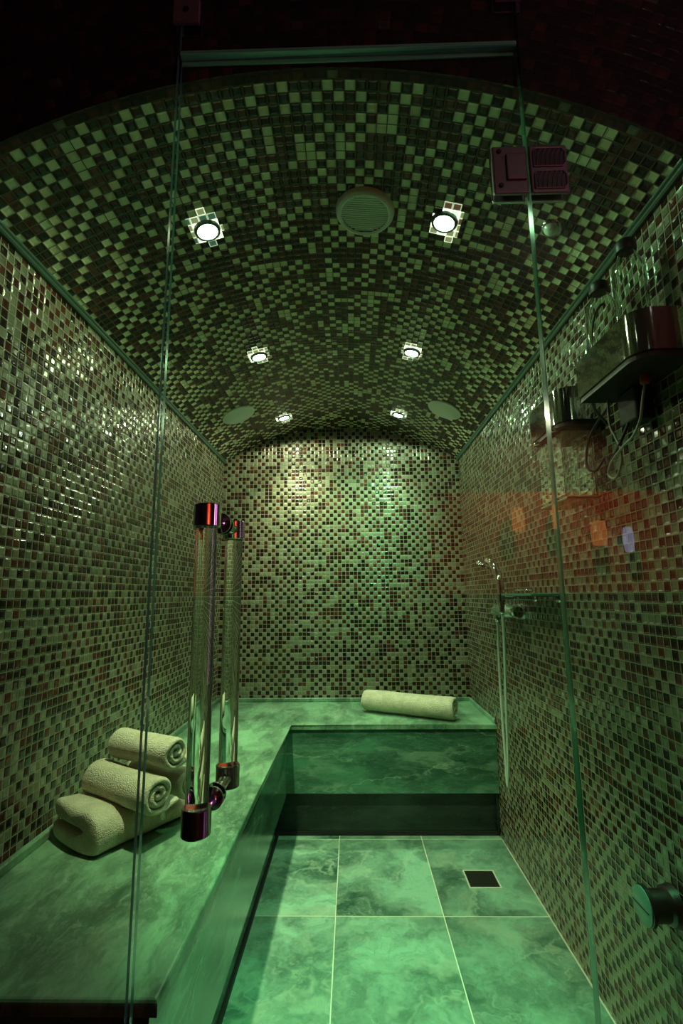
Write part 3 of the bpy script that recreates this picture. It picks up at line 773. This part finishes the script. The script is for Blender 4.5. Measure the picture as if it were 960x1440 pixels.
# jars standing in the near dispenser
def jar(x, y, z, r, h, label):
    t = empty('glass_jar', (x, y, z), label, 'jar', 'glass jars in the near dispenser')
    w = .0022
    bm = bmesh.new()
    add_lathe(bm, [(0, 0), (r * .92, 0), (r, .004), (r, h * .80), (r * .9, h * .88), (r * .55, h * .95), (r * .55, h), (r * .55 - w, h), (r * .55 - w, h * .95), (r * .9 - w, h * .88 - w * .5), (r - w, h * .80), (r - w, .006), (r * .9, .004), (0, .004)], 40)
    bm_obj('bottle', bm, M['jar'], t, smooth=True, auto=50)
    bm = bmesh.new(); add_lathe(bm, [(0, h - .003), (r * .62, h - .003), (r * .64, h + .002), (r * .64, h + .018), (r * .55, h + .022), (0, h + .022)], 32); bm_obj('cap', bm, M['rubber'], t, smooth=True, auto=40)
jar(.600, 1.082, 1.563, .034, .245, 'clear glass jar with dark cap in the near dispenser, left one of the pair')
jar(.606, .972, 1.563, .033, .270, 'clear glass jar with dark cap in the near dispenser, taller right one of the pair')
# container that hangs below the far dispenser
bm = bmesh.new(); x0, x1, ya, yb, za, zb, w = .562, .645, 1.262, 1.435, 1.345, 1.534, .003
add_box(bm, x0, x1, ya, yb, za, zb, .010, 3)
ib = bmesh.new(); add_box(ib, x0 + w, x1 - w, ya + w, yb - w, za + w, zb - w, .008, 3)
bmesh.ops.recalc_face_normals(bm, faces=bm.faces[:]); bmesh.ops.recalc_face_normals(ib, faces=ib.faces[:]); bmesh.ops.reverse_faces(ib, faces=ib.faces[:])
tmp = bpy.data.meshes.new('tmp'); ib.to_mesh(tmp); ib.free(); bm.from_mesh(tmp); rel(bm, small)
mc = bpy.data.meshes.new('clear_container'); bm.to_mesh(mc); bm.free(); link('clear_container', mc, M['jar'], small, smooth=False)
bm = bmesh.new(); add_box(bm, x0 - .002, x1 + .002, ya - .002, yb + .002, za - .004, za + .004, .003, 2)
bm_obj('container_rim', rel(bm, small), M['glassedge'], small)
bm = bmesh.new()
bm.free()
for y in (1.28, 1.40):
    bm = bmesh.new(); add_lathe(bm, [(0, 0), (.006, 0), (.006, .012), (.004, .016), (0, .016)], 16, frame_to((.556, y, 1.535), (-1, 0, -.2)))
    bm_obj('thumb_screw', rel(bm, small), M['chrome'], small, smooth=True, auto=40)

# ------------------------------------------------------------------ shower
M['tap'] = simple('tap_chrome', (.62, .74, .66), .24, .7)
t = empty('shower_mixer', (.622, 2.05, 1.03), 'chrome thermostatic shower mixer bar on the right wall under the glass shelf', 'tap')
bm = bmesh.new(); add_lathe(bm, [(0, -.12), (.019, -.12), (.022, -.112), (.022, -.07), (.025, -.062), (.025, .062), (.022, .07), (.022, .112), (.019, .12), (0, .12)], 32, frame_to((0, 0, 0), (0, 1, 0)))
add_box(bm, -.016, .030, -.060, .060, -.020, .024, .006, 3)
bm_obj('body', bm, M['tap'], t, smooth=True, auto=35)
for s in (-1, 1):
    bm = bmesh.new(); add_lathe(bm, [(0, 0), (.022, 0), (.0245, .004), (.0245, .030), (.020, .038), (0, .038)], 12, frame_to((0, s * .121, 0), (0, s, 0))); bm_obj('knob', bm, M['steel'], t, smooth=False)
    bm = bmesh.new(); add_lathe(bm, [(0, 0), (.015, 0), (.015, .025), (.031, .030), (.033, .0445), (0, .0445)], 28, frame_to((0, s * .075, 0), (1, 0, 0))); bm_obj('wall_flange', bm, M['chrome'], t, smooth=True, auto=35)
bm = bmesh.new(); add_lathe(bm, [(0, 0), (.011, 0), (.013, .006), (.013, .022), (.008, .030), (0, .030)], 20, frame_to((-.005, .10, -.018), (0, 0, -1))); bm_obj('outlet', bm, M['chrome'], t, smooth=True, auto=35)
t = empty('glass_shelf', (.61, 1.73, 1.092), 'narrow glass shelf above the shower mixer on the right wall', 'shelf')
bm = bmesh.new(); add_box(bm, -.05, .0565, -.16, .15, 0, .007, .001, 1); bm_obj('shelf_plate', bm, M['glassedge'], t)
bm = bmesh.new(); add_tube(bm, [(-.042, -.15, .020), (-.042, .14, .020)], .003, 10, 1, smooth=False)
for y in (-.15, 0, .14): add_tube(bm, [(-.042, y, .004), (-.042, y, .020)], .003, 8, 1, smooth=False)
bm_obj('rail', bm, M['chrome'], t, smooth=True)
for y in (-.11, .10):
    bm = bmesh.new(); add_box(bm, -.02, .0565, y - .008, y + .008, -.014, -.0005, .003, 2); add_lathe(bm, [(0, 0), (.016, 0), (.018, .006), (0, .006)], 20, frame_to((.0505, y, -.006), (1, 0, 0))); bm_obj('bracket', bm, M['chrome'], t)
t = empty('hand_shower', (.574, 1.945, 1.075), 'chrome hand shower on its hook with a long looped hose', 'shower head')
bm = bmesh.new()
add_tube(bm, [(-.004, -.028, -.05), (-.004, -.025, .0), (-.002, -.015, .06), (-.004, .01, .11), (-.010, .045, .145), (-.016, .085, .158)], .012, 16, 8, rf=lambda s: .0095 + .0045 * math.sin(s * PI * .8) + .003 * s)
bm_obj('grip', bm, M['chrome'], t, smooth=True)
bm = bmesh.new(); add_lathe(bm, [(0, -.012), (.014, -.011), (.028, -.004), (.036, .006), (.036, .012), (.031, .015), (0, .015)], 36, frame_to((-.020, .115, .150), (-.35, .35, -1))); bm_obj('spray_head', bm, M['chrome'], t, smooth=True, auto=40)
bm = bmesh.new(); add_tube(bm, [(.092, -.025, .012), (.05, -.025, .010), (.010, -.026, .008)], .008, 14, 4); add_lathe(bm, [(.0115, -.018), (.016, -.016), (.016, .016), (.0115, .018), (.0115, -.018)], 24, Matrix.Translation((-.004, -.025, .008))); bm_obj('holder', bm, M['chrome'], t, smooth=True, auto=40)
bm = bmesh.new()
add_tube(bm, [(-.004, -.028, -.05), (-.002, -.026, -.10), (.004, .0, -.20), (.012, .045, -.34), (.020, .085, -.48), (.026, .120, -.62), (.028, .145, -.705), (.032, .165, -.728), (.036, .185, -.705), (.038, .195, -.62), (.040, .208, -.48), (.042, .216, -.34), (.043, .214, -.20), (.043, .206, -.12), (.043, .205, -.094)], .0055, 12, 10)
M['hose'] = simple('metal_hose', (.62, .68, .62), .32, .4)
bm_obj('hose', bm, M['hose'], t, smooth=True)

# ------------------------------------------------------------------ steam outlet low on the right wall
t = empty('steam_outlet', (.60, 1.165, .452), 'stubby round metal steam outlet low on the right wall near the glass', 'outlet')
bm = bmesh.new(); add_lathe(bm, [(0, 0), (.034, 0), (.038, .003), (.038, .010), (.030, .012), (.030, .045), (.036, .050), (.040, .066), (0, .066)], 40, frame_to((0, 0, 0), (1, 0, 0)))
bm_obj('nozzle_body', bm, M['darkmetal'], t, smooth=True, auto=35)
M['disc'] = simple('outlet_disc', (.18, .32, .26), .3, .2)
bm = bmesh.new(); add_lathe(bm, [(0, .004), (.028, .004), (.036, .001), (.036, -.002), (0, -.002)], 40, frame_to((0, 0, 0), (-1, 0, 0))); bm_obj('face_disc', bm, M['disc'], t, smooth=True, auto=35)
bm = bmesh.new(); add_box(bm, -.0052, -.0040, -.030, .030, -.0008, .0008); bm_obj('slot', bm, M['seal'], t)

# ------------------------------------------------------------------ lobby lamps (seen as reflections in the glass)
for x, z, mat, r in ((1.20, 1.66, 'amber', .05), (1.50, 1.68, 'amber', .045), (1.90, 1.55, 'amber', .06), (2.12, 1.50, 'lilac', .04)):
    t = empty('wall_lamp', (x, -2.28, z), 'small glowing glass wall lamp behind the viewer in the lobby', 'lamp', 'lamps on the red lobby wall')
    bm = bmesh.new(); add_lathe(bm, [(0, -.10), (r * .8, -.09), (r, 0), (r * .8, .09), (0, .10)], 24, Matrix.Translation((0, .10, 0))); bm_obj('lamp_shade', bm, M[mat], t, smooth=True)
    bm = bmesh.new(); add_lathe(bm, [(0, 0), (.04, 0), (.04, .01), (.012, .015), (.012, .06), (0, .06)], 20, frame_to((0, .001, 0), (0, 1, 0))); bm_obj('bracket', bm, M['darkmetal'], t, smooth=True, auto=35)

# ------------------------------------------------------------------ lights
def light(kind, name, loc, energy, color, direction=None, **kw):
    d = bpy.data.lights.new(name, kind); d.energy = energy; d.color = color
    for k, v in kw.items(): setattr(d, k, v)
    o = bpy.data.objects.new(name, d); COL.objects.link(o); o.location = loc
    if direction is not None: o.rotation_euler = Vector(direction).to_track_quat('-Z', 'Y').to_euler()
    return o
WARM = (.80, 1.0, .52); GREEN = (.10, 1.0, .42)
LC = [(.84, 1, .53), (.42, 1, .48), (.84, 1, .53), (.50, 1, .50), (.92, 1, .62), (.66, 1, .60)]
LS = [4.2, 3.2, 3.4, 2.8, 7, 6.5]
LB = [90, 24, 44, 18, 30, 22]
for (x, y, nm), c, e, b in zip(LAMPS, LC, LS, LB):
    m, a = vault_frame(x, y, .018)
    d = (.16 if x < XC else -.16, {'front': .34, 'middle': .10, 'rear': .26}[nm.split()[0]], -1)
    light('SPOT', 'lamp_spill_' + nm.replace(' ', '_'), m.translation, e, c, (-math.sin(a) * .5, 0, -1), spot_size=math.radians(168), spot_blend=.15, shadow_soft_size=.018)
    light('SPOT', 'lamp_beam_' + nm.replace(' ', '_'), m.translation, b, c, d, spot_size=math.radians(66 if 'rear' not in nm else 90), spot_blend=.8, shadow_soft_size=.022)
# added floor spot brightens the ceiling by bounce; beam gives the back wall's glow
light('SPOT', 'green_fill_floor', (.262, 1.19, 2.08), 95, (.16, 1, .42), (-.06, -.02, -1), spot_size=math.radians(44), spot_blend=.7, shadow_soft_size=.022)
light('SPOT', 'green_beam_wall', (.262, 1.925, 2.08), 24, (.05, 1, .40), (-.23, 1.0, -.68), spot_size=math.radians(52), spot_blend=1.0, shadow_soft_size=.03)
# lobby: warm red wash on the panel, magenta neon on the right-hand lobby wall, an added dim fill for the clamps and hinge
light('SPOT', 'lobby_red', (1.6, -1.5, 2.6), 135, (1, .30, .16), (0, -.75, -1), spot_size=math.radians(100), spot_blend=.7, shadow_soft_size=.05)
light('AREA', 'lobby_magenta', (2.95, .30, 1.3), 7.5, (1, .30, .80), (-1, .05, 0), shape='RECTANGLE', size=.35, size_y=1.7)
light('POINT', 'lobby_fill', (.9, -.6, 2.5), 1.9, (1, .90, .82), shadow_soft_size=.02)

w = bpy.data.worlds.new('World'); SC.world = w; w.use_nodes = True
w.node_tree.nodes['Background'].inputs[0].default_value = (.02, .03, .025, 1); w.node_tree.nodes['Background'].inputs[1].default_value = .3

# ------------------------------------------------------------------ camera
yaw, pitch, roll, F = .0197, .168, -.0097, 689.66
cy, sy, cp, sp_, cr, sr = math.cos(yaw), math.sin(yaw), math.cos(pitch), math.sin(pitch), math.cos(roll), math.sin(roll)
f = Vector((-sy * cp, cy * cp, sp_)); r = Vector((cy, sy, 0)); u = r.cross(f)
r2 = r * cr + u * sr; u2 = -r * sr + u * cr
cd = bpy.data.cameras.new('camera'); cam = bpy.data.objects.new('camera', cd); COL.objects.link(cam)
mw = Matrix((r2, u2, -f)).transposed().to_4x4(); mw.translation = Vector((0, 0, 1.1)); cam.matrix_world = mw
cd.sensor_fit = 'VERTICAL'; cd.sensor_height = 36; cd.lens = F / 1440 * 36; cd.clip_start = .02
SC.camera = cam

SC.view_settings.view_transform = 'Standard'; SC.view_settings.look = 'None'; SC.view_settings.exposure = 0.0; SC.view_settings.gamma = 1.0
SC.view_settings.use_curve_mapping = False
cs = SC.cycles
cs.use_denoising = True
cs.max_bounces = 12; cs.transparent_max_bounces = 24; cs.glossy_bounces = 5; cs.diffuse_bounces = 5; cs.transmission_bounces = 10
cs.caustics_reflective = False; cs.sample_clamp_indirect = 4.0
